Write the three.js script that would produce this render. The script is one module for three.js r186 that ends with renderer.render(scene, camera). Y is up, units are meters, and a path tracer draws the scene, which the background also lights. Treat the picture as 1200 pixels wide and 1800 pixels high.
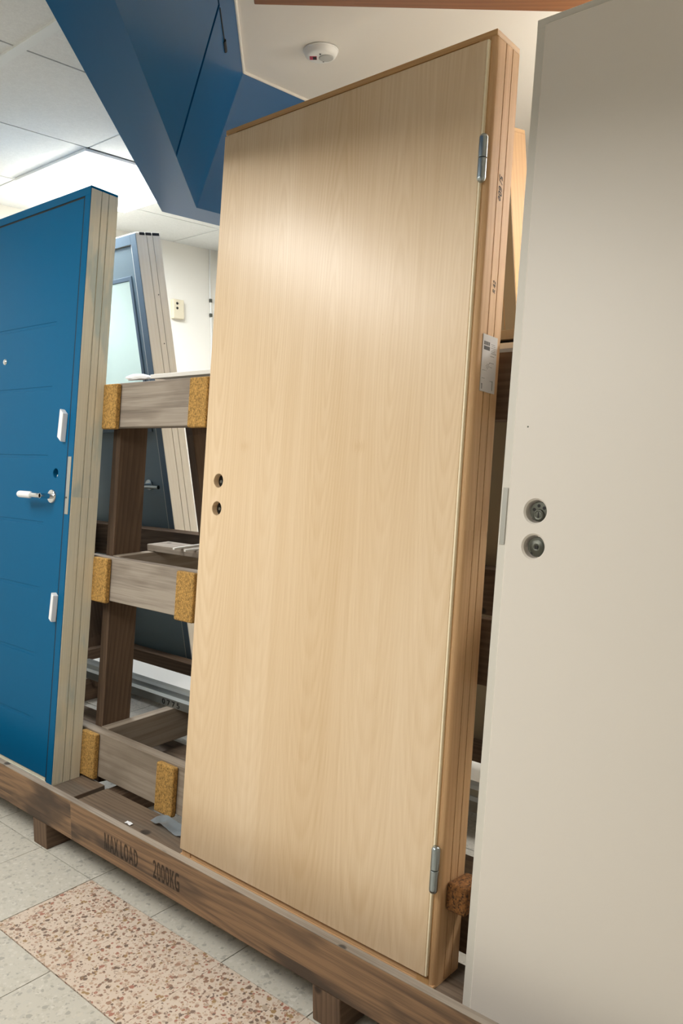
import * as THREE from 'three';
import { RoundedBoxGeometry } from 'three/addons/geometries/RoundedBoxGeometry.js';
import { mergeGeometries } from 'three/addons/utils/BufferGeometryUtils.js';
import { RectAreaLightUniformsLib } from 'three/addons/lights/RectAreaLightUniformsLib.js';

// ---------- camera, light, exposure ----------
RectAreaLightUniformsLib.init();
const scene = new THREE.Scene();
scene.background = new THREE.Color(0x000000);
const camera = new THREE.PerspectiveCamera(64.37, 1200 / 1800, 0.05, 40);
camera.rotation.order = 'YXZ';
camera.position.set(0, 1.3119, 0);
camera.rotation.set(-0.0926, 0.7184, -0.0052);
const renderer = new THREE.WebGLRenderer({ antialias: true });
renderer.shadowMap.enabled = true;
renderer.toneMapping = THREE.LinearToneMapping;
renderer.toneMappingExposure = 1.03;
const LAMP = 9.5, LAMP_TINT = 0xfffdf8, COOL_TINT = 0xf2f8ff;
// [x, z, size x, size z, ceiling height, strength, label]
const CEIL = 2.473, PLASTER = 2.6119;
const LAMPS = [
  [-3.29, -2.17, 0.58, 0.58, CEIL, 4.9, 'square white ceiling light glowing over the far wall beyond the blue soffit'],
  [-2.70, -0.09, 0.58, 1.18, CEIL, 1.15, 'long white ceiling light over the aisle in front of the blue door'],
  [-1.496, 0.51, 0.58, 1.18, CEIL, 1.65, 'added long white ceiling light beside the soffit, brightening the blue and cream door edges'],  // unseen lamp, added to brighten the blue and cream door edges
  [-0.25, -2.85, 1.18, 0.24, 2.24, 4.2, 'narrow white lamp hanging below the plaster ceiling behind the rack'],
];

// ---------- helpers ----------
function rng(seed) { let s = seed >>> 0; return () => { s = (s + 0x6D2B79F5) >>> 0; let t = s; t = Math.imul(t ^ (t >>> 15), t | 1); t ^= t + Math.imul(t ^ (t >>> 7), t | 61); return ((t ^ (t >>> 14)) >>> 0) / 4294967296; }; }
const R = rng(77);
function hash(x, y, s) { let h = Math.imul(x, 374761393) ^ Math.imul(y, 668265263) ^ Math.imul(s, 974634777); h = Math.imul(h ^ (h >>> 13), 1274126177); return ((h ^ (h >>> 16)) >>> 0) / 4294967296; }
function vn(x, y, s) { const xi = Math.floor(x), yi = Math.floor(y); let a = x - xi, b = y - yi; a = a * a * (3 - 2 * a); b = b * b * (3 - 2 * b); const p = hash(xi, yi, s), q = hash(xi + 1, yi, s), r = hash(xi, yi + 1, s), t = hash(xi + 1, yi + 1, s); return p + (q - p) * a + (r - p) * b + (p - q - r + t) * a * b; }
function fbm(x, y, s, o = 3) { let v = 0, a = 0.5, n = 0; for (let i = 0; i < o; i++) { v += a * vn(x, y, s + i * 17); n += a; a *= 0.5; x *= 2.03; y *= 2.03; } return v / n; }
const clamp = (v, a = 0, b = 1) => Math.min(b, Math.max(a, v));
const smooth = (a, b, x) => { const t = clamp((x - a) / (b - a)); return t * t * (3 - 2 * t); };
const names = new Map();
function numbered(n) { const k = names.get(n) || 0; names.set(n, k + 1); return k ? n + '_' + String(k).padStart(3, '0') : n; }
function shadowed(m) { m.castShadow = true; m.receiveShadow = true; return m; }
function thing(name, label, category, pos = [0, 0, 0], rx = 0, group) {
  const g = new THREE.Group(); g.name = numbered(name); g.position.set(...pos); g.rotation.x = rx;
  g.userData = { label, category }; if (group) g.userData.group = group; scene.add(g); return g;
}
function structure(name) { const g = new THREE.Group(); g.name = name; g.userData = { kind: 'structure' }; scene.add(g); return g; }
function part(name, geo, mat, parent, label) { const m = shadowed(new THREE.Mesh(geo, mat)); m.name = name; if (label) m.userData.label = label; parent.add(m); return m; }

// texture from a per-pixel function of metres -> sRGB 0..255
function tex(w, h, sx, sy, f, srgb = true) {
  const d = new Uint8Array(w * h * 4), c = [0, 0, 0];
  for (let j = 0; j < h; j++) for (let i = 0; i < w; i++) { f(i / w * sx, j / h * sy, c); const k = (j * w + i) * 4; d[k] = clamp(c[0], 0, 255); d[k + 1] = clamp(c[1], 0, 255); d[k + 2] = clamp(c[2], 0, 255); d[k + 3] = 255; }
  const t = new THREE.DataTexture(d, w, h); t.wrapS = t.wrapT = THREE.RepeatWrapping; t.magFilter = THREE.LinearFilter; t.minFilter = THREE.LinearMipmapLinearFilter; t.generateMipmaps = true;
  if (srgb) t.colorSpace = THREE.SRGBColorSpace; t.repeat.set(1 / sx, 1 / sy); t.needsUpdate = true; return t;
}
// sawn timber: growth rings cut by a plane, wandering along the length, with knots
function woodTex(o) {
  const { w = 512, h = 1024, sx = 0.5, sy = 2, seed = 1, light, dark, ring = 130, con = 0.6, grain = 0.35, knots = 3, stain = 0, stainCol = [60, 50, 40], slope = 0.05, bow = 0.03 } = o;
  const r = rng(seed), K = []; for (let i = 0; i < knots; i++) K.push([r() * sx, r() * sy, 0.008 + r() * 0.012]);
  return tex(w, h, sx, sy, (u, v, c) => {
    let du = 0, kn = 0;
    for (const [a, b, q] of K) { const x = u - a, y = (v - b) * 0.45, d = Math.hypot(x, y); du += Math.sign(x || 1) * q * 0.9 * Math.exp(-d * d / (q * q * 9)); kn = Math.max(kn, smooth(q * 1.1, q * 0.5, Math.hypot(x, (v - b) * 0.8))); }
    const x = u - sx / 2 - du + (fbm(u * 4, v * 0.9, seed, 3) - 0.5) * bow * 2, d = slope * v + (fbm(3.1, v * 1.2, seed + 5, 2) - 0.5) * 0.08 + 0.02;
    const rr = Math.sqrt(x * x + d * d) * ring, f = rr - Math.floor(rr);
    let t = con * (f < 0.75 ? f / 0.75 * 0.8 : (1 - f) / 0.25 * 0.8);
    t += grain * (vn(u * 900, v * 16, seed + 9) * 0.6 + vn(u * 260, v * 5, seed + 8) * 0.6 - 0.6) + (fbm(u * 7, v * 2, seed + 3, 3) - 0.5) * 0.5;
    t = clamp(t); const st = stain ? stain * smooth(0.5, 0.78, fbm(u * 14 + 9, v * 4, seed + 21, 4)) : 0;
    for (let k = 0; k < 3; k++) { let q = light[k] + (dark[k] - light[k]) * t; q += (dark[k] * 0.55 - q) * kn * 0.8; c[k] = q + (stainCol[k] - q) * st; }
  });
}
const std = (p) => new THREE.MeshStandardMaterial(p), phys = (p) => new THREE.MeshPhysicalMaterial(p);

// ---------- materials ----------
// birch veneer: book-matched leaves with cathedral figure
const birchTex = (() => {
  const edges = [0, 0.095, 0.2, 0.315, 0.417, 0.581, 0.765, 0.9], mid = [0.06, 0.262, 0.462, 0.662, 0.832];
  return tex(1024, 2048, 0.885, 2.09, (u, v, c) => {
    let s = 0; while (s < edges.length - 2 && u > edges[s + 1]) s++;
    let k = 0; for (let i = 1; i < mid.length; i++) if (Math.abs(u - mid[i]) < Math.abs(u - mid[k])) k = i;
    const m = u - mid[k] + (fbm(u * 5 + k * 7, v * 1.3, 31, 3) - 0.5) * 0.028, amp = smooth(0.104, 0.05, Math.abs(u - mid[k]));
    const d = 0.10 * (1.62 - v) + (fbm(2.2, v * 1.1, 12 + k, 2) - 0.5) * 0.06;
    let kn = 0; for (const [a, b] of [[0.174, 1.184], [0.582, 1.185]]) { const q = Math.hypot((u - a) * 0.8, v - b); kn += Math.exp(-q * q / 0.00016); }
    const rr = Math.hypot(m * 1.3, d) * 95 + kn * 1.2 + fbm(u * 30, v * 3, 15, 2) * 0.5, f = rr - Math.floor(rr);
    let t = (f < 0.8 ? smooth(0.2, 0.8, f) : (1 - f) / 0.2) * (0.05 + 0.13 * amp * smooth(0.1, 0.7, fbm(u * 3, v * 1.2, 60, 2)));
    t += (vn(u * 1500, v * 26, 4) - 0.5) * 0.13 + (vn(u * 330, v * 5, 6) - 0.5) * 0.15 + (vn(u * 90, v * 2, 7) - 0.5) * 0.12 + (hash(s, 3, 5) - 0.5) * 0.22 + (fbm(u * 5, v * 1.5, 44, 3) - 0.5) * 0.35;
    t += kn * 0.2; const fleck = smooth(0.975, 1, vn(u * 420, v * 60, 71)) * 0.3; t = clamp(t + 0.3 + fleck);
    c[0] = 243 - 34 * t; c[1] = 219 - 45 * t; c[2] = 187 - 60 * t;
  });
})();
const M = {
  birch: phys({ map: birchTex, roughness: 0.34, clearcoat: 0.35, clearcoatRoughness: 0.24 }),
  birchSolid: phys({ map: woodTex({ seed: 41, light: [212, 170, 116], dark: [182, 132, 82], ring: 90, con: 0.45, knots: 0, grain: 0.3 }), roughness: 0.42 }),
  birchSide: std({ map: woodTex({ seed: 52, light: [222, 182, 136], dark: [190, 142, 98], ring: 70, con: 0.3, knots: 1, grain: 0.35 }), roughness: 0.6 }),
  birchEnd: std({ color: 0xb89a70, roughness: 0.7 }),
  edgeBand: std({ color: 0xfff0cf, roughness: 0.45 }),
  pine: std({ map: woodTex({ seed: 63, light: [206, 164, 108], dark: [176, 126, 74], ring: 60, con: 0.5, knots: 3 }), roughness: 0.55 }),
  blue: phys({ color: 0x0a5f8b, roughness: 0.36, specularIntensity: 0.12 }),
  blueBeam: phys({ color: 0x0f5384, roughness: 0.36, specularIntensity: 0.6 }),
  rawPrimed: std({ map: (() => { const s = 90; return tex(256, 1024, 0.3, 2.2, (u, v, c) => { const b = fbm(u * 9, v * 5, s, 4), k = smooth(0.56, 0.76, fbm(u * 16 + 3, v * 5, s + 4, 4)) * 0.45, y = smooth(0.6, 0.72, fbm(u * 3, v * 4 + 7, s + 9, 3)) * 0.4, g = (vn(u * 500, v * 9, s) - 0.5) * 16; const q = [222 + g + b * 14, 218 + g + b * 12, 200 + g + b * 8], bl = [158, 184, 188], ye = [236, 222, 188]; for (let i = 0; i < 3; i++) { c[i] = q[i] + (bl[i] - q[i]) * k; c[i] += (ye[i] - c[i]) * y; } }); })(), roughness: 0.75 }),
  whitePaint: phys({ color: 0xe9e2d8, roughness: 0.45 }),
  whiteFrame: phys({ color: 0xdedad0, roughness: 0.5 }),
  creamTimber: std({ map: woodTex({ w: 256, h: 512, seed: 17, light: [238, 231, 216], dark: [226, 216, 196], ring: 60, con: 0.4, knots: 0, grain: 0.2 }), roughness: 0.6 }),
  greyDoor: phys({ color: 0x66757f, specularIntensity: 0.3, roughness: 0.45 }),
  greyPanel: phys({ color: 0x6d7d82, roughness: 0.5 }),
  beigeDoor: phys({ color: 0xa3947a, roughness: 0.5 }),
  glass: phys({ color: 0xd2e0e2, transmission: 1, thickness: 0, roughness: 0.06, ior: 1.5 }),
  steel: std({ color: 0xaab4b8, metalness: 1, roughness: 0.3 }),
  chrome: std({ color: 0xd8dadc, metalness: 1, roughness: 0.16 }),
  darkMetal: std({ color: 0x61625a, metalness: 0.85, roughness: 0.42 }),
  blackened: std({ color: 0x1a1b1a, metalness: 0.4, roughness: 0.5 }),
  zinc: std({ color: 0xb0afa8, metalness: 0.6, roughness: 0.5 }),
  foam: std({ color: 0xf2f3f5, roughness: 0.9 }),
  bored: std({ color: 0xa98258, roughness: 0.85 }),
  boredWhite: std({ color: 0xd9cfbd, roughness: 0.8 }),
  weathered: std({ map: woodTex({ seed: 5, light: [166, 155, 142], dark: [104, 94, 85], ring: 26, con: 0.42, knots: 7, grain: 0.6, stain: 0.25, stainCol: [78, 66, 56] }), roughness: 0.9 }),
  weatheredPale: std({ map: woodTex({ seed: 29, light: [162, 149, 133], dark: [116, 102, 88], ring: 30, con: 0.4, knots: 2, grain: 0.55, stain: 0.3, stainCol: [92, 80, 66] }), roughness: 0.9 }),
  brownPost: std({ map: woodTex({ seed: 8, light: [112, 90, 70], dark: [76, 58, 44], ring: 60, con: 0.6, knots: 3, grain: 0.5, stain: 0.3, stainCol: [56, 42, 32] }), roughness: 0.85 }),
  oldLip: std({ map: woodTex({ w: 512, h: 2048, sx: 0.3, sy: 3.4, seed: 14, light: [140, 110, 82], dark: [72, 57, 46], ring: 60, con: 0.5, knots: 5, grain: 0.7, stain: 0.8, stainCol: [62, 51, 43] }), roughness: 0.85 }),
  oldDeck: std({ map: woodTex({ seed: 33, light: [124, 106, 88], dark: [74, 61, 50], ring: 70, con: 0.5, knots: 4, grain: 0.6, stain: 0.6, stainCol: [104, 98, 90] }), roughness: 0.85 }),
  beamWood: std({ map: woodTex({ w: 256, h: 512, seed: 71, light: [150, 96, 52], dark: [112, 66, 34], ring: 60, con: 0.5, knots: 2 }), roughness: 0.5 }),
  pad: (() => { const t = tex(512, 512, 0.1, 0.1, (u, v, c) => { const a = fbm(u * 260, v * 260, 3, 3), d = smooth(0.66, 0.8, fbm(u * 420 + 9, v * 420, 8, 2)), q = 0.66 + a * 0.5 - d * 0.34; c[0] = 198 * q; c[1] = 154 * q; c[2] = 84 * q; }); return std({ map: t, bumpMap: t, bumpScale: 0.0015, roughness: 0.95 }); })(),
  padShaded: (() => { const t = tex(256, 256, 0.1, 0.1, (u, v, c) => { const q = 0.6 + fbm(u * 260, v * 260, 3, 3) * 0.5 - smooth(0.6, 0.8, fbm(u * 300 + 9, v * 300, 8, 2)) * 0.4; c[0] = 150 * q; c[1] = 100 * q; c[2] = 52 * q; }); return std({ map: t, bumpMap: t, bumpScale: 0.003, roughness: 0.95 }); })(),  // browner pad colour, darkened to carry the shade around the spacer
  plaster: std({ color: 0xeae4da, roughness: 0.9 }),
  wallPaint: std({ color: 0xf0ece2, roughness: 0.85 }),
  tileBoard: (() => std({ map: tex(512, 512, 0.6, 0.6, (u, v, c) => { const n = vn(u * 300, v * 300, 3) * 8 + vn(u * 90, v * 90, 6) * 5; c[0] = 232 - n; c[1] = 233 - n; c[2] = 230 - n; }), roughness: 0.95 }))(),
  grid: std({ color: 0xe2e4e0, roughness: 0.5 }),
  slab: std({ color: 0xb9b6b0, roughness: 0.95 }),
  plastic: std({ color: 0xecebe6, roughness: 0.5 }),
  beigePlastic: std({ color: 0xded3b8, roughness: 0.5 }),
  red: std({ color: 0xb3243c, roughness: 0.4 }),
  black: std({ color: 0x14110f, roughness: 0.6 }),
  chip: std({ color: 0xcdb695, roughness: 0.8 }),
  whiteBoard: std({ color: 0xeeece6, roughness: 0.6 }),
  alu: std({ color: 0x9fa29e, metalness: 0.7, roughness: 0.42 }),
  grout: std({ color: 0x98948a, roughness: 0.95 }),
  film: phys({ color: 0x8f9aa2, roughness: 0.35, transmission: 0.25, thickness: 0 }),
  lampCase: std({ color: 0xf1f1ee, roughness: 0.5 }),
  lampGlow: std({ color: 0xffffff, emissive: 0xfffcf6, emissiveIntensity: 3, roughness: 0.6 }),
};
// terrazzo: chips drawn as small polygons
function terrazzo(seed, bg, cols, n, rmin, rmax) {
  const S = 1024, cv = document.createElement('canvas'); cv.width = cv.height = S; const g = cv.getContext('2d'), r = rng(seed);
  g.fillStyle = bg; g.fillRect(0, 0, S, S);
  for (let i = 0; i < n; i++) {
    const x = r() * S, y = r() * S, q = rmin + (rmax - rmin) * Math.pow(r(), 2.2), e = 0.5 + r() * 0.6, a = r() * 6.28, k = 5 + Math.floor(r() * 3), c = cols[Math.floor(r() * cols.length)];
    g.fillStyle = c; const P = []; for (let j = 0; j < k; j++) { const th = j / k * 6.28 + r() * 0.5, l = q * (0.75 + r() * 0.4); const px = Math.cos(th) * l, py = Math.sin(th) * l * e; P.push([px * Math.cos(a) - py * Math.sin(a), px * Math.sin(a) + py * Math.cos(a)]); }
    for (const ox of [-S, 0, S]) for (const oy of [-S, 0, S]) { if (x + ox < -40 || x + ox > S + 40 || y + oy < -40 || y + oy > S + 40) continue; g.beginPath(); P.forEach(([px, py], j) => j ? g.lineTo(x + ox + px, y + oy + py) : g.moveTo(x + ox + px, y + oy + py)); g.closePath(); g.fill(); }
  }
  const t = new THREE.CanvasTexture(cv); t.colorSpace = THREE.SRGBColorSpace; t.wrapS = t.wrapT = THREE.RepeatWrapping; t.repeat.set(1 / 0.6, 1 / 0.6); return t;
}
M.terraGrey = phys({ map: terrazzo(3, '#cbc7bc', ['#d2cec4', '#c3bfb3', '#c9c6bc', '#bcb8ad', '#d6d2c8', '#cec9bd', '#c0bdb4', '#c6c2b6', '#aeaba2'], 5200, 2, 15), roughness: 0.5 });
M.terraBrown = phys({ map: terrazzo(9, '#d9c9b9', ['#a98874', '#967866', '#b89a84', '#c6ab96', '#8a7364', '#ad7a68', '#c9b5a2', '#bba997', '#dacbbb', '#a48660', '#7c6a5d', '#d3c1af', '#d9c9b9', '#cdb8a6'], 8200, 3, 13), roughness: 0.5 });

// box given by its extents; uv in metres with v along the grain axis
function box(x0, x1, y0, y1, z0, z1, axis = 'y', r = 0.0015, seg = 1) {
  const w = x1 - x0, h = y1 - y0, d = z1 - z0; r = Math.min(r, w / 2.2, h / 2.2, d / 2.2);
  const g = new RoundedBoxGeometry(w, h, d, seg, r); const out = g.index ? g.toNonIndexed() : g;
  uvBox(out, axis); out.translate((x0 + x1) / 2, (y0 + y1) / 2, (z0 + z1) / 2); return out;
}
function uvBox(g, axis) {
  const p = g.attributes.position, n = g.attributes.normal, uv = new Float32Array(p.count * 2), ou = R() * 3, ov = R() * 3;
  for (let i = 0; i < p.count; i += 3) {
    const nx = Math.abs(n.getX(i) + n.getX(i + 1) + n.getX(i + 2)), ny = Math.abs(n.getY(i) + n.getY(i + 1) + n.getY(i + 2)), nz = Math.abs(n.getZ(i) + n.getZ(i + 1) + n.getZ(i + 2));
    for (let k = i; k < i + 3; k++) {
      const X = p.getX(k), Y = p.getY(k), Z = p.getZ(k); let u, v;
      if (axis === 'x') { v = X; u = ny > nz ? Z : Y; if (nx > ny && nx > nz) { u = Y; v = Z; } }
      else if (axis === 'z') { v = Z; u = ny > nx ? X : Y; if (nz > ny && nz > nx) { u = X; v = Y; } }
      else { v = Y; u = nx > nz ? Z : X; if (ny > nx && ny > nz) { u = X; v = Z; } }
      uv[k * 2] = u + ou; uv[k * 2 + 1] = v + ov;
    }
  }
  g.setAttribute('uv', new THREE.BufferAttribute(uv, 2));
}
// outline of [x, z] points extruded upwards from y0 to y1
function prismY(pts, y0, y1) {
  const s = new THREE.Shape(); pts.forEach(([x, z], i) => i ? s.lineTo(x, -z) : s.moveTo(x, -z));
  const g = new THREE.ExtrudeGeometry(s, { depth: y1 - y0, bevelEnabled: false, steps: 1 }); g.rotateX(-Math.PI / 2); g.translate(0, y0, 0); return g;
}
// flat panel in the xy plane with holes, from z0 to z1
function panel(x0, x1, y0, y1, z0, z1, holes = [], bevel = 0.001) {
  const s = new THREE.Shape(); const b = bevel; s.moveTo(x0 + b, y0 + b); s.lineTo(x1 - b, y0 + b); s.lineTo(x1 - b, y1 - b); s.lineTo(x0 + b, y1 - b); s.closePath();
  for (const h of holes) { const p = new THREE.Path(); if (h.r) p.absarc(h.x, h.y, h.r + b, 0, Math.PI * 2, true); else { const [a, c, d, e] = h; p.moveTo(a - b, d - b); p.lineTo(a - b, e + b); p.lineTo(c + b, e + b); p.lineTo(c + b, d - b); p.closePath(); } s.holes.push(p); }
  const g = new THREE.ExtrudeGeometry(s, { depth: z1 - z0 - 2 * b, bevelEnabled: b > 0, bevelSize: b, bevelThickness: b, bevelSegments: 1, curveSegments: 20 }); g.translate(0, 0, z0 + b); return g;
}
function lathe(pts, seg = 28) { return new THREE.LatheGeometry(pts.map(([r, y]) => new THREE.Vector2(Math.max(r, 0.00001), y)), seg); }
function cylZ(r, z0, z1, x, y, seg = 24) { const g = lathe([[0, z0], [r * 0.94, z0], [r, z0 + r * 0.05], [r, z1 - r * 0.06], [r * 0.94, z1], [0, z1]], seg); g.rotateX(Math.PI / 2); g.translate(x, y, 0); return g; }
function tube(pts, r, n = 24) { return new THREE.TubeGeometry(new THREE.CatmullRomCurve3(pts.map((p) => new THREE.Vector3(...p))), n, r, 8); }
// writing on a clear sheet
function inkMat(w, h, draw) {
  const c = document.createElement('canvas'); c.width = w; c.height = h; const g = c.getContext('2d'); g.clearRect(0, 0, w, h); draw(g, w, h);
  const t = new THREE.CanvasTexture(c); t.colorSpace = THREE.SRGBColorSpace; return std({ map: t, transparent: true, roughness: 0.7 });
}
// rectangle facing +x (side of a jamb): width along -z, height along y
function sideDecal(w, h) { const g = new THREE.PlaneGeometry(w, h); g.rotateY(Math.PI / 2); return g; }

// ---------- the room ----------
const XL = -4.03, XR = 2.6, ZB = -3.46, ZF = 3.0;
{
  const floor = structure('floor');
  part('floor_bed', box(XL - 0.15, XR + 0.15, -0.16, -0.0125, ZB - 0.15, ZF + 0.15, 'x', 0.001), M.grout, floor);
  const T = 0.295, far = { g: [], b: [] };
  for (let i = -7; i < 17; i++) for (let j = -9; j < 15; j++) {
    const x0 = -2.09 + i * T, z1 = -0.953 + j * T, z0 = z1 - T; const a0 = Math.max(x0, XL), a1 = Math.min(x0 + T, XR), b0 = Math.max(z0, ZB), b1 = Math.min(z1, ZF);
    if (a1 - a0 < 0.01 || b1 - b0 < 0.01) continue;
    const brown = j === 0 && i >= 0, gx = 0.0013, g = box(a0 + (brown && i ? 0.0002 : gx), a1 - (brown ? 0.0002 : gx), -0.0125, (hash(i, j, 2) - 0.5) * 0.0006, b0 + (brown ? 0.0002 : gx), b1 - gx, 'z', 0.0008);
    if (i < 8 && j > -3 && j < 5) part('floor_tile', g, brown ? M.terraBrown : M.terraGrey, floor); else far[brown ? 'b' : 'g'].push(g);
  }
  for (const [k, m] of [['g', M.terraGrey], ['b', M.terraBrown]]) part('floor_tile', mergeGeometries(far[k]), m, floor).userData.kind = 'stuff';
  const wall = (n, ...b) => part('wall_panel', box(...b), M.wallPaint, structure(n));
  wall('wall_left', XL - 0.15, XL, -0.012, 3.05, ZB - 0.15, ZF + 0.15); wall('wall_right', XR, XR + 0.15, -0.012, 3.05, ZB - 0.15, ZF + 0.15);
  wall('wall_back', XL, XR, -0.012, 3.05, ZB - 0.15, ZB); wall('wall_front', XL, XR, -0.012, 3.05, ZF, ZF + 0.15);
}
// the blue soffit runs from the back wall, turns and goes on diagonally over the camera
const P2 = [-2.2555, PLASTER, -2.0618], P1 = [-2.4433, 2.1582, -1.9871], PO = [-2.5804, 2.1582, -1.9346], DG = [Math.SQRT1_2, 0, Math.SQRT1_2];
function clipPoly(poly, a, b, c) {   // keep a x + b z <= c
  const out = []; for (let i = 0; i < poly.length; i++) { const p = poly[i], q = poly[(i + 1) % poly.length], dp = a * p[0] + b * p[1] - c, dq = a * q[0] + b * q[1] - c; if (dp <= 0) out.push(p); if (dp * dq < 0) { const t = dp / (dp - dq); out.push([p[0] + (q[0] - p[0]) * t, p[1] + (q[1] - p[1]) * t]); } } return out;
}
const area = (p) => Math.abs(p.reduce((s, a, i) => { const b = p[(i + 1) % p.length]; return s + a[0] * b[1] - b[0] * a[1]; }, 0)) / 2;
function onLeft(poly) {   // pieces of a polygon on the aisle side of the soffit
  const A = clipPoly(poly, 1, 0, PO[0] + 0.02), B = clipPoly(clipPoly(poly, -1, 0, -PO[0] - 0.02), 1, -1, PO[0] - PO[2] + 0.03); return [A, B].filter((p) => p.length > 2 && area(p) > 0.0004);
}
{
  const ceil = structure('ceiling');
  part('ceiling_slab', box(XL - 0.15, XR + 0.15, 3.05, 3.2, ZB - 0.15, ZF + 0.15, 'x'), M.slab, ceil);
  let pl = [[P2[0] - 0.06, ZB], [XR, ZB], [XR, ZF], [P2[0] - 0.06, ZF]]; pl = clipPoly(pl, 1, 0, XR); pl = clipPoly(pl, -1, 1, -(P2[0] - P2[2]) + 0.08);
  part('plaster_ceiling', prismY(pl, PLASTER, PLASTER + 0.05), M.plaster, ceil);
  const G = 0.6, bars = [];
  for (let i = -3; i < 9; i++) for (let j = -4; j < 8; j++) {
    const x0 = -2.396 + i * G, z0 = -1.29 + j * G, e = 0.004; const x1 = x0 + G, z1 = z0 + G;
    if (LAMPS.some(([lx, lz, , , ly]) => ly === CEIL && lx > x0 && lx < x1 && Math.abs(lz - (z0 + z1) / 2) < 0.45 && (Math.abs(lz - (z0 + z1) / 2) > 0.2 || LAMPS[0][0] === lx))) continue;
    let p = [[Math.max(x0 + e, XL), Math.max(z0 + e, ZB)], [Math.min(x1 - e, XR), Math.max(z0 + e, ZB)], [Math.min(x1 - e, XR), Math.min(z1 - e, ZF)], [Math.max(x0 + e, XL), Math.min(z1 - e, ZF)]];
    if (p[1][0] - p[0][0] < 0.01 || p[2][1] - p[1][1] < 0.01) continue;
    const q = onLeft(p).map((s) => prismY(s, CEIL, CEIL + 0.018)); if (!q.length) continue;
    part('ceiling_tile', q.length > 1 ? mergeGeometries(q) : q[0], M.tileBoard, ceil);
  }
  const strip = (x0, x1, z0, z1, y) => onLeft([[x0, z0], [x1, z0], [x1, z1], [x0, z1]]).map((s) => prismY(s, y, y + 0.03));
  for (let i = -2; i < 9; i++) { const x = -2.396 + i * G; strip(x - 0.012, x + 0.012, ZB, ZF, CEIL + 0.012).forEach((g) => bars.push(g)); }
  for (let j = -3; j < 8; j++) { const z = -1.29 + j * G; strip(XL, XR, z - 0.012, z + 0.012, CEIL + 0.012).forEach((g) => bars.push(g)); }
  part('grid_bar', mergeGeometries(bars), M.grid, ceil);
  for (const g of strip(XL, XR, -1.307, -1.273, CEIL - 0.006)) part('cover_strip', g, M.grid, ceil);
}
// slab between a quad and the same quad moved by t along its inward normal
function slab(q, t) {
  const v = q.map((p) => new THREE.Vector3(...p)), n = new THREE.Vector3().crossVectors(v[1].clone().sub(v[0]), v[2].clone().sub(v[0])).normalize(); n.multiplyScalar(Math.abs(n.y) > 0.1 ? (n.y > 0 ? t : -t) : (n.x > 0 ? t : -t));
  const w = v.map((p) => p.clone().add(n)), f = [], quad = (a, b, c, d) => f.push(a, b, c, a, c, d);
  quad(v[0], v[1], v[2], v[3]); quad(w[3], w[2], w[1], w[0]); for (let i = 0; i < 4; i++) { const j = (i + 1) % 4; quad(v[j], v[i], w[i], w[j]); }
  const g = new THREE.BufferGeometry().setFromPoints(f); g.computeVertexNormals(); g.setAttribute('uv', new THREE.BufferAttribute(new Float32Array(f.length * 2), 2)); return g;
}
const lerp3 = (a, b, t) => a.map((v, i) => v + (b[i] - v) * t), add3 = (a, d, s) => a.map((v, i) => v + d[i] * s);
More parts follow.
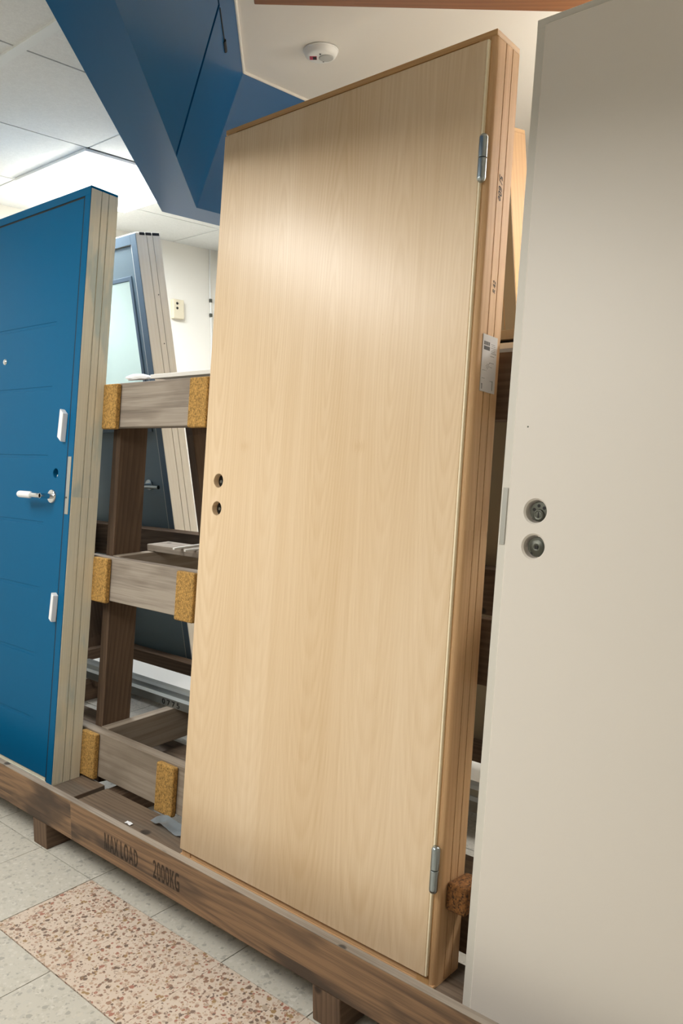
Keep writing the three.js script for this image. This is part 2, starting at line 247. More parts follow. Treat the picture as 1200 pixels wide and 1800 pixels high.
{
  const bm = structure('trim_1');
  const back = (p) => [p[0], p[1], ZB], end = (p) => add3(p, DG, 6.9), S1 = (t) => lerp3(P2, P1, t);
  // s = position along the diagonal, t = down the slope
  const SL = (s, t) => add3(S1(t), DG, s), in3 = 0.022;
  const seamB = 0.547, seamT = 0.634, gap = 0.022, topT = 0.21;
  const at = (s, t) => SL(s, t);
  const seamS = (t) => seamB + (seamT - seamB) * (1 - t) / (1 - topT);
  part('soffit_panel', slab([at(0, 0), at(0, 1), at(seamS(1), 1), at(seamS(0), 0)], in3), M.blueBeam, bm);                                   // right of the seam
  part('soffit_panel', slab([at(seamS(topT) + gap, topT), at(seamS(1) + gap, 1), at(6.9, 1), at(6.9, topT)], in3), M.blueBeam, bm);          // left of the seam
  part('soffit_panel', slab([at(seamS(0), 0), at(seamS(topT - 0.015), topT - 0.015), at(6.9, topT - 0.015), at(6.9, 0)], in3), M.blueBeam, bm);
  part('soffit_panel', slab([back(P2), back(P1), P1, P2], in3), M.blueBeam, bm);
  part('soffit_underside', slab([back(P1), back(PO), PO, P1], in3), M.blueBeam, bm);
  part('soffit_underside', slab([P1, PO, end(PO), end(P1)], in3), M.blueBeam, bm);
  const up = (p) => [p[0], 3.05, p[2]];
  const PS = [PO[0], PO[1] + 0.0224, PO[2]];
  part('soffit_side', slab([back(PS), up(back(PO)), up(PO), PS], in3), M.blueBeam, bm); part('soffit_side', slab([PS, up(PO), up(end(PO)), end(PS)], in3), M.blueBeam, bm);
  const inb = (p, d) => p; const core = []; // dark backing behind the joints
  const nrm = new THREE.Vector3().crossVectors(new THREE.Vector3(...P1).sub(new THREE.Vector3(...P2)), new THREE.Vector3(...DG)).normalize(); const nn = [nrm.x, nrm.y, nrm.z]; const sgn = nn[1] < 0 ? -1 : 1;
  const bk = (p) => add3(p, nn, sgn * (in3 + 0.002)); part('soffit_backing', slab([bk(at(0, 0)), bk(at(0, 0.97)), bk(at(6.9, 0.97)), bk(at(6.9, 0))], 0.02), M.black, bm);
  const bead = (a, b) => tube([a, lerp3(a, b, 0.5), b], 0.006, 8);
  part('caulk_bead', mergeGeometries([bead(add3(P2, [0, 1, 0], -0.003), add3(end(P2), [0, 1, 0], -0.003)), bead(add3(P2, [0, 1, 0], -0.003), add3(back(P2), [0, 1, 0], -0.003))]), M.plaster, bm);
  const out = (p, d) => add3(p, nn, -sgn * d);
  part('slit_shade', tube([out(at(seamS(topT) - 0.005, topT - 0.008), 0.001), out(at(seamS(topT) - 0.13, topT - 0.004), 0.001), out(at(seamS(topT) - 0.24, topT), 0.001)], 0.0022, 10), M.black, bm);  // both black beads stand in for the shaded slit past the joint
  part('slit_shade', tube([out(at(seamS(topT) - 0.185, topT), 0.001), out(at(seamS(topT) - 0.25, topT + 0.004), 0.001)], 0.006, 6), M.black, bm);
}
// brown board across the plaster ceiling
{
  const t = thing('wooden_beam', 'brown varnished wooden board running across the white plaster ceiling at the top', 'beam', [-1.8513, PLASTER - 0.031, -1.7388]);
  const g = box(0, 1.9, 0, 0.03, 0, 0.2, 'x', 0.003); part('board', g, M.beamWood, t); t.rotation.y = Math.atan2(0.698, 0.715);
}
// ---------- lamps ----------
LAMPS.forEach(([x, z, sx, sz, y, k, label]) => {
  const t = thing('ceiling_light', label, 'ceiling light', [x, y, z]), d = 0.045, b = 0.012, hung = y < 2.4;
  part('housing', box(-sx / 2, sx / 2, -0.012, 0, -sz / 2, sz / 2, 'x', 0.002), M.lampCase, t);
  part('diffuser', box(-sx / 2 + b, sx / 2 - b, -d, -0.0122, -sz / 2 + b, sz / 2 - b, 'x', 0.01, 2), M.lampGlow, t);
  const L = new THREE.RectAreaLight(x < -3 ? COOL_TINT : LAMP_TINT, LAMP * k, sx - 2 * b, sz - 2 * b); L.position.set(0, -d - 0.006, 0); L.rotation.x = -Math.PI / 2; t.add(L);
  if (hung) {
    part('upper_diffuser', box(-sx / 2 + b, sx / 2 - b, 0.0002, 0.02, -sz / 2 + b, sz / 2 - b, 'x', 0.006, 2), M.lampGlow, t);
    for (const q of [-0.4, 0.4]) part('suspension_wire', tube([[q, 0.02, 0], [q, 0.2, 0], [q, PLASTER - y, 0]], 0.0015, 4), M.steel, t);
    const U = new THREE.RectAreaLight(LAMP_TINT, LAMP * k, sx - 2 * b, sz - 2 * b); U.position.set(0, 0.026, 0); U.rotation.x = Math.PI / 2; t.add(U);
  }
});
// ---------- doors ----------
// jamb outline [x, z] at the right edge x = 0; grooves on the outer face
function jambPts(w, D, grooves, rad, gw = 0.003, gd = 0.006) {
  const p = [[-w, -D], [-w, 0]]; for (let i = 0; i <= 5; i++) { const a = Math.PI / 2 * (1 - i / 5); p.push([-rad + rad * Math.cos(a), -rad + rad * Math.sin(a)]); }
  for (const g of grooves) p.push([0, -g + gw / 2], [-gd, -g + gw / 2], [-gd, -g - gw / 2], [0, -g - gw / 2]); p.push([0, -D]); return p;
}
function frame(t, o) {
  const { W, H, D, jw = 0.045, grooves, rad = 0.003, head = 0.014, matJ, matH, matT = matJ } = o; const P = jambPts(jw, D, grooves, rad);
  part('jamb', prismY(P, 0.006, H - head), matJ, t); part('jamb', prismY(P.map(([x, z]) => [-W - x, z]).reverse(), 0.006, H - head), matJ, t);
  part('frame_head', mergeGeometries([box(-W, 0, H - head, H, -D, 0, 'x', 0.0012), box(-W + jw, -jw, H - 0.045, H - head, -D, -0.002, 'x')]), matH, t);
  part('threshold', mergeGeometries([box(-W, 0, 0, 0.006, -D, 0, 'x', 0.001), box(-W + jw, -jw, 0.006, 0.02, -D, -0.002, 'x')]), matT, t);
}
const DW = 0.885, DH = 2.09;
{ // birch door
  const t = thing('wooden_door', 'pale birch veneer door in its timber frame leaning on the rack, between blue and white doors', 'door', [-0.954, 0.1082, -1.386], -0.1077);
  frame(t, { W: DW, H: DH, D: 0.098, grooves: [0.041, 0.069], rad: 0.012, matJ: M.birchSide, matH: M.birchSolid });
  part('frame_face', mergeGeometries([box(-0.045, -0.012, 0.006, DH - 0.014, -0.001, 0.0008, 'y', 0.0004)]), M.birchSolid, t, 'varnished brown front strip of the frame');
  const H1 = { x: -0.812, y: 1.087, r: 0.0195 }, H2 = { x: -0.812, y: 1.009, r: 0.0195 }, z0 = -0.034, z1 = 0.0085;
  const leaf = part('leaf', panel(-0.878, -0.0195, 0.024, 2.068, z0, z1, [H1, H2]), M.birch, t);
  part('edge_band', box(-0.0196, -0.0142, 0.024, 2.068, z0, z1 - 0.0002, 'y', 0.002, 3), M.edgeBand, leaf, 'light edge strip along the hinge side');
  for (const h of [H1, H2]) {
    const ring = new THREE.CylinderGeometry(h.r + 0.0002, h.r + 0.0002, 0.036, 28, 1, true); ring.rotateX(Math.PI / 2); ring.translate(h.x, h.y, z1 - 0.0205);
    part('lock_hole', ring, M.bored, leaf); const k = part('lock_case', box(h.x - 0.026, h.x + 0.03, h.y - 0.026, h.y + 0.026, -0.03, -0.0095, 'y', 0.001), M.blackened, leaf);
    k.userData.label = 'dark lock mechanism inside the bored hole';
  }
  part('spindle_hub', mergeGeometries([cylZ(0.0045, -0.012, -0.0075, -0.8195, 1.085, 16), cylZ(0.0045, -0.012, -0.0075, -0.8195, 1.008, 16)]), M.steel, leaf);
  for (const y0 of [1.757, 0.214]) {
    const h = new THREE.Group(); h.name = 'hinge'; h.position.set(-0.0085, y0, 0.0125); t.add(h); const r = 0.0096;
    part('lower_knuckle', lathe([[0, 0], [r * 0.6, 0], [r * 0.92, 0.004], [r, 0.008], [r, 0.049], [r * 0.9, 0.05], [0, 0.05]]), M.steel, h); part('upper_knuckle', lathe([[0, 0.0515], [r * 0.9, 0.0515], [r, 0.0525], [r, 0.094], [r * 0.92, 0.098], [r * 0.6, 0.102], [0, 0.102]]), M.steel, h);
  }
  // paper sticker round the jamb side and marker writing
  const sticker = inkMat(256, 640, (g, w, h) => {
    g.fillStyle = '#dcd8d6'; g.fillRect(0, 0, w, h); g.fillStyle = '#55524f'; for (let i = 0; i < 4; i++) g.fillRect(22 + i * 26, 76, 22, 42); g.fillRect(22, 128, 106, 44);
    g.fillStyle = '#4c4a48'; const r = rng(6); const row = (x, y, n, s) => { let q = x; for (let i = 0; i < n; i++) { const l = s * (0.5 + r()); g.fillRect(q, y, l, 6); q += l + 5; } };
    for (let i = 0; i < 6; i++) row(150 + (i % 2) * 6, 90 + i * 20, 4, 14); row(145, 225, 3, 14); row(140, 300, 3, 14); row(140, 350, 3, 14); row(20, 400, 4, 14); row(20, 490, 3, 10); row(160, 505, 3, 8);
    g.save(); g.translate(84, 370); g.rotate(-0.9); row(0, 0, 4, 16); row(0, 18, 3, 18); row(8, -18, 3, 12); g.restore(); g.fillStyle = '#8b9286'; g.fillRect(200, 500, 14, 110); g.fillStyle = '#222'; g.fillRect(22, 555, 10, 60); g.fillRect(16, 555, 8, 8);
  });
  const st = box(-0.0002, 0.0006, -0.0625, 0.0625, -0.0305, 0.0305, 'y', 0.0002); st.translate(0.0003, 1.375, -0.054); const sp = part('label_sticker', st, M.plastic, t, 'white paper delivery label with small printed lines');
  const sd = sideDecal(0.061, 0.125); sd.translate(0.0014, 1.375, -0.054); part('label_print', sd, sticker, sp);
  const write = (txt, y, h, z, flip) => { const m = inkMat(512, 128, (g, w, hh) => { g.fillStyle = '#1b1410'; g.font = 'italic bold 96px sans-serif'; g.textAlign = 'center'; g.textBaseline = 'middle'; g.fillText(txt, w / 2, hh / 2 + 4); }); const g = new THREE.PlaneGeometry(h, h / 4); g.rotateZ(flip ? -Math.PI / 2 : Math.PI / 2); g.rotateY(Math.PI / 2); g.translate(0.0005, y, z); part('marker_writing', g, m, t); };
  write('R 42', 1.545, 0.075, -0.0555, false); write('5/ 60e', 1.765, 0.105, -0.0545, true);
}
{ // blue door
  const t = thing('blue_door', 'deep blue panelled door with lever handle and bare pale frame edge, far left', 'door', [-2.554, 0.1082, -1.386], -0.1137);
  const D = 0.106, H = 2.086; frame(t, { W: DW, H, D, grooves: [0.041, 0.069], rad: 0.002, head: 0.009, matJ: M.rawPrimed, matH: M.blue });
  part('frame_face', mergeGeometries([box(-0.0365, -0.0005, 0.004, H - 0.008, 0, 0.0025, 'y', 0.001), box(-DW, -DW + 0.0365, 0.004, H - 0.008, 0, 0.0025, 'y', 0.001), box(-DW, -0.0005, H - 0.03, H - 0.0005, 0, 0.003, 'x', 0.001)]), M.blue, t, 'blue painted front of the frame');
  part('gap_shade', mergeGeometries([box(-0.0455, -0.0355, 0.006, H - 0.03, -0.004, 0.0003, 'y', 0.0002), box(-DW + 0.0375, -DW + 0.0455, 0.006, H - 0.03, -0.004, 0.0003, 'y', 0.0002), box(-DW + 0.04, -0.04, H - 0.046, H - 0.029, -0.004, 0.0003, 'x', 0.0002)]), M.black, t);  // black strips stand in for the shade in the gap round the leaf
  const x0 = -DW + 0.043, x1 = -0.0435, hole = { x: -0.112, y: 1.086, r: 0.017 }, slots = []; for (const y of [1.625, 1.392, 1.143, 0.902, 0.667, 0.43, 0.2]) slots.push([x0 + 0.13, x1 - 0.13, y - 0.006, y + 0.006]);
  const leaf = part('leaf', mergeGeometries([panel(x0, x1, 0.018, H - 0.036, -0.001, 0.001, [hole, ...slots], 0.0009).toNonIndexed(), panel(x0, x1, 0.018, H - 0.036, -0.05, -0.0008, [hole], 0.0005).toNonIndexed()]), M.blue, t);
  part('lock_hole', cylZ(0.0168, -0.035, -0.02, hole.x, hole.y), M.black, leaf); part('key_cylinder', cylZ(0.006, -0.022, -0.004, hole.x + 0.008, hole.y - 0.01, 12), M.chrome, leaf);
  part('peephole', lathe([[0, 0.006], [0.005, 0.006], [0.0095, 0.005], [0.012, 0.001], [0.012, 0]]).rotateX(Math.PI / 2).translate(-0.539, 1.508, 0.001), M.chrome, leaf);
  const hd = new THREE.Group(); hd.name = 'lever_handle'; hd.position.set(-0.121, 1.003, 0.001); t.add(hd);
  part('rosette', lathe([[0, 0.009], [0.021, 0.009], [0.0245, 0.006], [0.025, 0]]).rotateX(Math.PI / 2), M.chrome, hd);
  part('lever', mergeGeometries([cylZ(0.0095, 0.008, 0.05, 0, 0).toNonIndexed(), tube([[0, 0, 0.046], [-0.02, 0, 0.05], [-0.045, 0, 0.05], [-0.075, 0, 0.05]], 0.0095, 20).toNonIndexed()]), M.chrome, hd);
  const grip = new THREE.CapsuleGeometry(0.0125, 0.07, 6, 16); grip.rotateZ(Math.PI / 2); grip.translate(-0.103, 0, 0.05); part('grip_sleeve', grip, M.foam, hd, 'white protective sleeve on the lever');
  const wedge = (y0, y1, x0, w, sk) => { const s = new THREE.Shape(); s.moveTo(x0, y0 + sk); s.lineTo(x0 + w, y0); s.lineTo(x0 + w + 0.004, y1 - sk); s.lineTo(x0 + 0.006, y1); s.closePath(); const g = new THREE.ExtrudeGeometry(s, { depth: 0.016, bevelEnabled: true, bevelSize: 0.0025, bevelThickness: 0.0025, bevelSegments: 2 }); g.translate(0, 0, 0.003); part('foam_block', g, M.foam, t, 'white foam transport block'); };
  wedge(1.2, 1.308, -0.081, 0.02, 0.014); wedge(0.57, 0.665, -0.057, 0.013, 0.008);
  const pl = part('strike_plate', box(-0.031, -0.009, 0.945, 1.146, 0.0022, 0.0042, 'y', 0.0008), M.zinc, t, 'pale metal strike plate'); part('strike_slot', box(-0.031, -0.02, 1.0, 1.006, 0.0041, 0.0046, 'y', 0.0003), M.darkMetal, pl);
}
{ // white door
  const t = thing('white_door', 'tall plain off-white door with two bare lock cylinders, nearest on the right', 'door', [-0.875, 0.1082, -1.378], -0.1255);
  const W = 0.985, H = 2.095, D = 0.1, g = t; t.position.x = -0.875 + W; // base at its right corner
  frame(g, { W, H, D, grooves: [0.041, 0.069], rad: 0.002, head: 0.02, matJ: M.whiteFrame, matH: M.whiteFrame });
  const L = -W, H1 = { x: L + 0.0875, y: 1.057, r: 0.0235 }, H2 = { x: L + 0.0885, y: 0.985, r: 0.0235 }, z1 = 0.0105, z0 = -0.03;
  const leaf = part('leaf', panel(L + 0.023, -0.023, 0.01, H - 0.02, z0, z1, [H1, H2], 0.0035), M.whitePaint, t);
  for (const [h, k] of [[H1, 0], [H2, 1]]) {
    const ring = new THREE.CylinderGeometry(h.r + 0.0002, h.r + 0.0002, 0.034, 28, 1, true); ring.rotateX(Math.PI / 2); ring.translate(h.x, h.y, z1 - 0.0205); part('lock_hole', ring, M.boredWhite, leaf);
    const c = part('lock_cylinder', cylZ(0.0205, -0.02, -0.001, h.x + 0.002, h.y, 30), M.darkMetal, leaf);
    if (!k) { for (const [a, b] of [[-0.011, 0.004], [-0.001, 0.012], [0.011, 0.008]]) part('screw_hole', cylZ(0.0035, -0.002, -0.0004, h.x + 0.002 + a, h.y + b, 12), M.black, c); part('cylinder_core', lathe([[0, 0.004], [0.006, 0.004], [0.0075, 0.003], [0.0085, 0.0045], [0.0115, 0.004], [0.012, 0]]).rotateX(Math.PI / 2).translate(h.x + 0.003, h.y - 0.007, -0.001), M.darkMetal, c); part('key_slot', box(h.x + 0.0015, h.x + 0.0045, h.y - 0.013, h.y - 0.001, 0.0025, 0.0034, 'y', 0.0003), M.black, c); }
    else { part('cylinder_core', lathe([[0, 0.003], [0.005, 0.003], [0.0055, 0.0045], [0.0095, 0.004], [0.0105, 0.0025], [0.0155, 0.002], [0.016, 0]]).rotateX(Math.PI / 2).translate(h.x + 0.003, h.y - 0.001, -0.001), M.darkMetal, c); part('spindle_socket', box(h.x - 0.0005, h.x + 0.0065, h.y - 0.0045, h.y + 0.0025, 0.0018, 0.0034, 'y', 0.0003), M.black, c); part('screw_hole', cylZ(0.003, -0.002, -0.0004, h.x - 0.008, h.y - 0.013, 12), M.black, c); }
  }
  const pl = part('strike_plate', box(L + 0.004, L + 0.0165, 0.983, 1.103, 0, 0.0012, 'y', 0.0004), M.zinc, t, 'pale metal strike plate on the frame edge'); part('plate_fold', box(L + 0.0145, L + 0.0165, 0.985, 1.101, 0.001, 0.0024, 'y', 0.0004), M.zinc, pl);
  part('paint_nick', cylZ(0.002, z1 - 0.0005, z1 + 0.0003, L + 0.056, 1.23, 8), M.darkMetal, leaf);
}
function farDoor(t, o) {   // the face that looks at the rack is z = 0
  const { D, jm, face, leafM, glass } = o, H = DH, W = DW, g1 = D * 0.44, g2 = D * 0.69;
  frame(t, { W, H, D, grooves: glass ? [g1, g2] : [], rad: 0.002, head: 0.012, matJ: jm, matH: jm });
  part('frame_face', mergeGeometries([box(-0.04, -0.0005, 0.004, H - 0.004, 0, 0.0025, 'y', 0.001), box(-W + 0.0005, -W + 0.04, 0.004, H - 0.004, 0, 0.0025, 'y', 0.001), box(-W + 0.04, -0.04, H - 0.045, H - 0.004, 0, 0.0025, 'x', 0.001)]), face, t, 'painted face of the frame');
  if (!glass) { part('leaf', panel(-W + 0.043, -0.043, 0.02, H - 0.05, -0.045, 0.001), leafM, t); return; }
  const win = [-W + 0.165, -0.085, 0.8 + 0.45, 1.906];
  const leaf = part('leaf', panel(-W + 0.043, -0.043, 0.02, H - 0.05, -0.05, -0.004, [win]), leafM, t);
  part('glass_pane', panel(win[0] - 0.002, win[1] + 0.002, win[2] - 0.002, win[3] + 0.002, -0.03, -0.024, [], 0.0004), M.glass, leaf, 'clear glass pane');
  part('glazing_bead', panel(win[0] - 0.012, win[1] + 0.012, win[2] - 0.012, win[3] + 0.012, -0.005, 0.001, [[win[0] + 0.006, win[1] - 0.006, win[2] + 0.006, win[3] - 0.006]], 0.001), face, leaf);
  for (const [a, b] of [[0.018, 0.045], [0.05, 0.08], [0.085, 0.122]]) part('edge_cap', box(-0.03, 0.0012, H - 0.011, H + 0.001, -b, -a, 'y', 0.001), M.black, t, 'black plastic cap on the frame top');
  const hd = new THREE.Group(); hd.name = 'lever_handle'; hd.position.set(-0.15, 0.993, -0.004); t.add(hd);
  part('rosette', cylZ(0.024, 0, 0.008, 0, 0), M.steel, hd); part('lever', mergeGeometries([cylZ(0.009, 0.007, 0.045, 0, 0).toNonIndexed(), tube([[0, 0, 0.04], [0.02, 0, 0.045], [0.06, 0, 0.045], [0.125, 0, 0.045]], 0.009, 20).toNonIndexed()]), M.steel, hd);
  for (const [y, z] of [[1.46, 0.06], [1.42, 0.06], [1.62, 0.075], [1.83, 0.078]]) part('screw', cylZ(0.003, -0.001, 0.0006, 0, 0, 8).rotateY(Math.PI / 2).translate(0, y, -z), M.darkMetal, t);
}
farDoor(thing('glazed_door', 'grey door with a glass upper pane and cream edge, leaning on the far side of the rack', 'door', [-2.992, 0.1092, -2.3735], 0.13), { D: 0.125, jm: M.creamTimber, face: M.greyDoor, leafM: M.greyPanel, glass: true });
farDoor(thing('pine_door', 'beige door with yellow pine frame edge, glimpsed behind the birch door on the far side', 'door', [-1.21, 0.1092, -2.3735], 0.13), { D: 0.1, jm: M.pine, face: M.beigeDoor, leafM: M.beigeDoor });

// ---------- the rack ----------
const FL = 0.1077, RL = 0.13;
{
  const O = [-1.8, 0, -1.88], t = thing('door_rack', 'weathered wooden A-frame rack with rails, base and lip that carries all the leaning doors', 'rack', O);
  const add = (n, g, m, par = t, l) => { g.translate(-O[0], -O[1], -O[2]); return part(n, g, m, par, l); };
  const XA = -3.95, XB = 0.62;
  for (const [a, b] of [[-3.66, -3.577], [-2.436, -2.353], [-1.19, -1.107], [0.1, 0.183]]) add('bearer', box(a, b, 0.0005, 0.085, -2.62, -1.252, 'z', 0.003), M.brownPost);
  const lip = box(XA, XB, 0.0855, 0.2105, -1.271, -1.25, 'x', 0.005, 2); const lipMesh = add('lip_board', lip, M.oldLip);
  add('lip_board', box(XA, XB, 0.0855, 0.2105, -2.62, -2.599, 'x', 0.005, 2), M.oldLip);
  for (const [x0, x1, y0, y1, z0, z1] of [[XA, -2.422, 0.0855, 0.1075, -1.512, -1.275], [-2.395, XB, 0.0855, 0.107, -1.505, -1.275], [XA, -1.0, 0.0855, 0.107, -1.93, -1.74], [XA, XB, 0.0855, 0.1075, -2.59, -2.33]]) add('deck_board', box(x0, x1, y0, y1, z0, z1, 'x', 0.002), M.oldDeck);
  // boards on the two leaning planes: [u along slope, off = distance behind the door front]
  const front = (g) => { g.rotateX(-FL); g.translate(0, 0.1077, -1.386); return g; }, rear = (g) => { g.rotateX(RL); g.translate(0, 0.1092, -2.3735); return g; };
  const rails = [[1.262, 1.417], [0.65, 0.803], [0.028, 0.183]], pads = [[-2.52, -2.03, -1.54], [-2.515, -2.035, -1.55], [-2.52, -2.075, -1.55]];
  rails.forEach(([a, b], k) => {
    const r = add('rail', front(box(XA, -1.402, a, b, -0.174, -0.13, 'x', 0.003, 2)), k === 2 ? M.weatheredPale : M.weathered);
    add('rail', front(box(-1.4, XB, a, b, -0.174, -0.13, 'x', 0.003, 2)), M.brownPost);  // right lengths in darker brown, standing in for shade between the doors
    for (const x of pads[k]) add('rail_pad', front(box(x - 0.045, x + 0.045, a - 0.008, b - 0.004, -0.1298, -0.1085, 'y', 0.006, 2)), M.pad, r, 'rough yellow-brown cork pad');
    add('rail', rear(box(XA, XB, a, b, 0.03, 0.074, 'x', 0.003, 2)), M.brownPost);
  });
  for (const x of [-3.6, -2.58, -1.72, 0.3]) {
    add('post', front(box(x, x + 0.045, -0.02, 1.405, -0.292, -0.1745, 'y', 0.004, 2)), M.brownPost); add('post', rear(box(x, x + 0.045, -0.02, 1.41, 0.0745, 0.192, 'y', 0.004, 2)), M.brownPost);
    const cm = x === -2.58 ? M.weatheredPale : M.brownPost; add('cross_member', box(x + 0.0455, x + 0.09, 0.15, 0.275, -2.27, -1.576, 'z', 0.003), cm); add('cross_member', box(x + 0.0455, x + 0.09, 0.75, 0.89, -2.18, -1.645, 'z', 0.003), cm);
    add('cross_member', box(x + 0.0455, x + 0.09, 1.38, 1.5, -2.11, -1.725, 'z', 0.003), M.brownPost);
  }
  const stamp = inkMat(1024, 200, (g) => { g.globalAlpha = 0.6; g.fillStyle = '#241c16'; g.font = 'bold 92px sans-serif'; g.textBaseline = 'middle'; g.save(); g.scale(1, 2.1); const put = (s, x, w) => g.fillText(s, x, 49, w); put('MAX LOAD', 6, 480); put('2000KG', 660, 350); g.restore(); });
  const sg = new THREE.PlaneGeometry(0.37, 0.0723); sg.translate(-1.834, 0.146, -1.2494); add('stencil_lettering', sg, stamp, lipMesh, 'faded black stencilled lettering');
  add('worn_edge', box(XA, XB, 0.2095, 0.2118, -1.2708, -1.2502, 'x', 0.0009), M.weathered, lipMesh, 'pale worn top edge');
}
// ---------- things lying on the rack ----------
part('board', box(-0.62, 1.75, 0, 0.014, -0.17, 0.205, 'x', 0.0015), M.whiteBoard, thing('white_board', 'thin white board lying flat on the top rail of the rack, under the smaller board', 'board', [-1.75, 1.5145, -1.915]));
part('board', box(-0.45, 0.7, 0, 0.022, -0.17, 0.2, 'x', 0.0015), M.beigeDoor, thing('beige_board', 'small beige board on top of the white board, seen between birch and white doors', 'board', [-0.95, 1.536, -1.91]));
part('batten', box(-0.4, 0.6, 0, 0.007, -0.02, 0.02, 'x', 0.001), M.black, thing('batten', 'thin black batten between the two boards on top of the rack', 'batten', [-0.95, 1.5287, -1.75]));
{
  const foamT = thing('foam_scrap', 'small scrap of white foam on the top rail beside the blue door', 'scrap', [-2.44, 1.5205, -1.71]);
  const g = new THREE.IcosahedronGeometry(0.035, 2), p = g.attributes.position; for (let i = 0; i < p.count; i++) { const k = 0.8 + 0.4 * vn(p.getX(i) * 60 + 9, p.getY(i) * 60 + p.getZ(i) * 40, 5); p.setXYZ(i, p.getX(i) * k * 1.7, Math.max(-0.006, p.getY(i) * k * 0.45), p.getZ(i) * k * 0.7); } g.computeVertexNormals(); part('foam', g, M.foam, foamT);
}
part('plank', box(-0.01, 1.25, 0, 0.026, -0.05, 0.05, 'x', 0.003), M.weathered, thing('loose_plank', 'grey weathered plank lying loose across the middle cross members of the rack', 'plank', [-2.52, 0.8905, -1.84]));
[[-2.33, -1.88, 0.1], [-2.24, -1.875, -0.06]].forEach(([x, z, a], i) => { const t = thing('white_lath', i ? 'thin white lath on the loose plank, the right one of two' : 'thin white lath on the loose plank, the left one of two', 'lath', [x, 0.917, z]); t.rotation.y = a; part('lath', box(-0.005, 0.005, 0, 0.007, -0.13, 0.13, 'z', 0.001), M.whiteBoard, t); });
part('strip', box(-1.05, 1.15, 0, 0.03, -0.075, 0.075, 'x', 0.003), M.whiteBoard, thing('white_strip', 'long white painted strip lying low inside the rack, behind the grey metal profile', 'strip', [-2.2, 0.2755, -2.035]));
{
  const t = thing('metal_profile', 'grey ribbed aluminium profile with a black handwritten number, low inside the rack', 'profile', [-2.2, 0.2755, -1.91]);
  const s = new THREE.Shape(); [[0, 0], [0.045, 0], [0.045, 0.03], [0.032, 0.036], [0.024, 0.03], [0.018, 0.05], [0, 0.052], [-0.03, 0.05], [-0.03, 0]].forEach(([a, b], i) => i ? s.lineTo(a, b) : s.moveTo(a, b));
  const g = new THREE.ExtrudeGeometry(s, { depth: 2.1, bevelEnabled: true, bevelSize: 0.001, bevelThickness: 0.001, bevelSegments: 1 }); g.rotateY(-Math.PI / 2); g.scale(1, 1, 1); g.translate(1.1, 0.001, 0); const q = part('extrusion', g, M.alu, t);
  const m = inkMat(512, 128, (c, w, h) => { c.fillStyle = '#101010'; c.font = 'bold 120px sans-serif'; c.textBaseline = 'middle'; c.fillText('0 7 7 5', 20, h / 2 + 6); }); const pg = new THREE.PlaneGeometry(0.16, 0.03); pg.translate(-0.29, 0.016, 0.0468); part('marker_writing', pg, m, q);
}
{
  const t = thing('plastic_film', 'crumpled piece of grey plastic film on the base below the lowest rail', 'film', [-1.99, 0.1085, -1.47]);
  const g = new THREE.PlaneGeometry(0.15, 0.05, 16, 6); g.rotateX(-Math.PI / 2); const p = g.attributes.position; for (let i = 0; i < p.count; i++) p.setY(i, 0.001 + 0.016 * vn(p.getX(i) * 40 + 3, p.getZ(i) * 40, 8)); g.computeVertexNormals(); part('film', g, M.film, t);
  const s = thing('paper_scrap', 'tiny white scrap on the base plank between blue and birch doors', 'scrap', [-2.115, 0.1075, -1.4]); const h = new THREE.PlaneGeometry(0.03, 0.012, 4, 2); h.rotateX(-Math.PI / 2); const q = h.attributes.position; for (let i = 0; i < q.count; i++) q.setY(i, 0.0006 + 0.005 * vn(q.getX(i) * 200 + 3, q.getZ(i) * 200, 3)); h.computeVertexNormals(); part('scrap', h, M.foam, s);
}
part('pad', box(0, 0.05, -0.031, 0.031, -0.045, 0.033, 'y', 0.006, 2), M.padShaded, thing('foam_spacer', 'brown cork block, colour darkened for the shade it sits in, wedged between the birch door frame and the white door', 'spacer', [-0.9525, 0.3, -1.465], -0.1077));
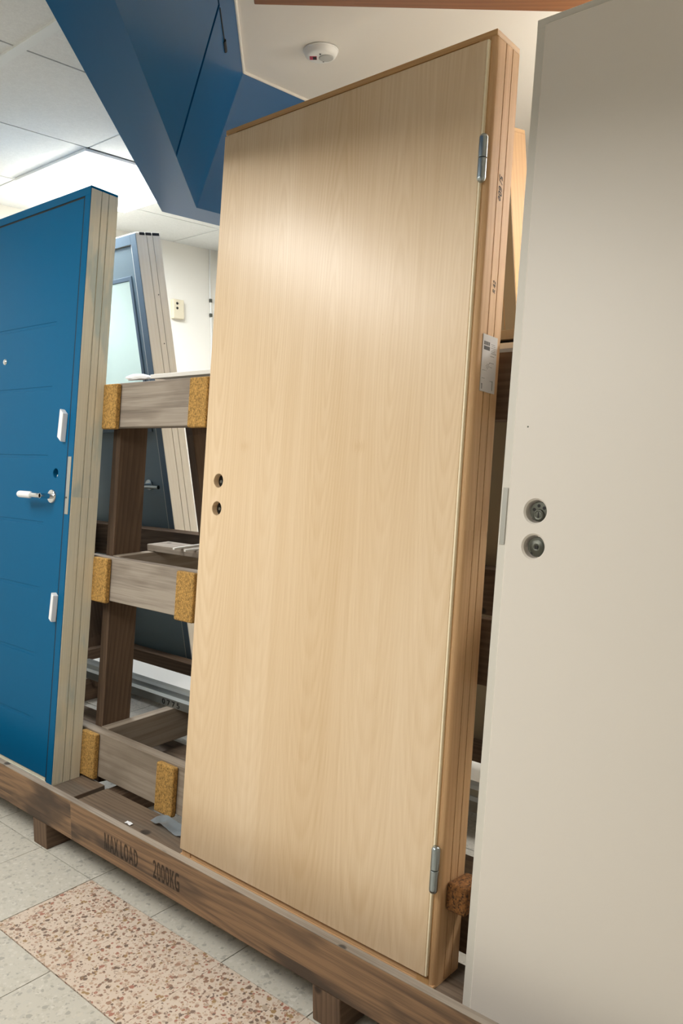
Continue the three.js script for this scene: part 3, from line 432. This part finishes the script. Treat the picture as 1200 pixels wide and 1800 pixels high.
// ---------- ceiling and wall fittings ----------
{
  const t = thing('smoke_detector', 'round white smoke detector with a red and black label on the plaster ceiling', 'smoke detector', [-1.9427, PLASTER, -2.1285]);
  part('base', lathe([[0, 0], [0.06, 0], [0.06, -0.004], [0.058, -0.006], [0, -0.006]]), M.plastic, t);
  part('housing', lathe([[0.057, -0.006], [0.056, -0.011], [0.052, -0.019], [0.047, -0.023], [0.035, -0.025], [0, -0.025]]), M.plastic, t);
  part('sensor_disc', lathe([[0.025, 0], [0.025, -0.002], [0.022, -0.004], [0, -0.004]]).translate(0.0135, -0.0248, -0.0118), std({ color: 0xbdbcb6, roughness: 0.6 }), t, 'grey raised sensor disc');
  const lb = part('warning_label', box(-0.012, 0.012, -0.0262, -0.0246, -0.012, 0.012, 'x', 0.0003), M.red, t, 'red and black label'); part('label_stripe', box(-0.001, 0.0105, -0.0267, -0.026, -0.0105, 0.0105, 'x', 0.0002), M.black, lb);
  lb.position.set(-0.0195, 0, 0.017); lb.rotation.y = 0.72;
  for (const [a, b] of [[0.017, 0.022], [-0.012, -0.026]]) part('vent_hole', lathe([[0, 0], [0.003, 0], [0.003, -0.001], [0, -0.001]], 10).translate(a, -0.0252, b), M.black, t);
}
{
  const t = thing('wall_box', 'small beige control box with two black buttons high on the far white wall', 'switch box', [XL, 2.02, -3.105]);
  part('box', box(0, 0.03, 0, 0.115, -0.04, 0.04, 'y', 0.005, 2), M.beigePlastic, t); for (const y of [0.062, 0.09]) part('button', lathe([[0, 0.004], [0.006, 0.004], [0.008, 0]], 12).rotateZ(-Math.PI / 2).translate(0.03, y, 0.012), M.black, t);
  const c = thing('wall_cable', 'thin white cable running down the far wall near its corner', 'cable', [XL + 0.005, 1.2, -3.37]);
  part('cable', tube([[0, 0, 0], [0, 0.4, 0.004], [0, 0.8, -0.003], [0.001, 1.1, 0.002], [0, 1.272, -0.004]], 0.005, 40), M.plastic, c); for (const y of [0.86, 0.95]) part('cable_clip', box(-0.004, 0.008, y, y + 0.022, -0.009, 0.009, 'y', 0.002), M.darkMetal, c);
}
renderer.render(scene, camera);
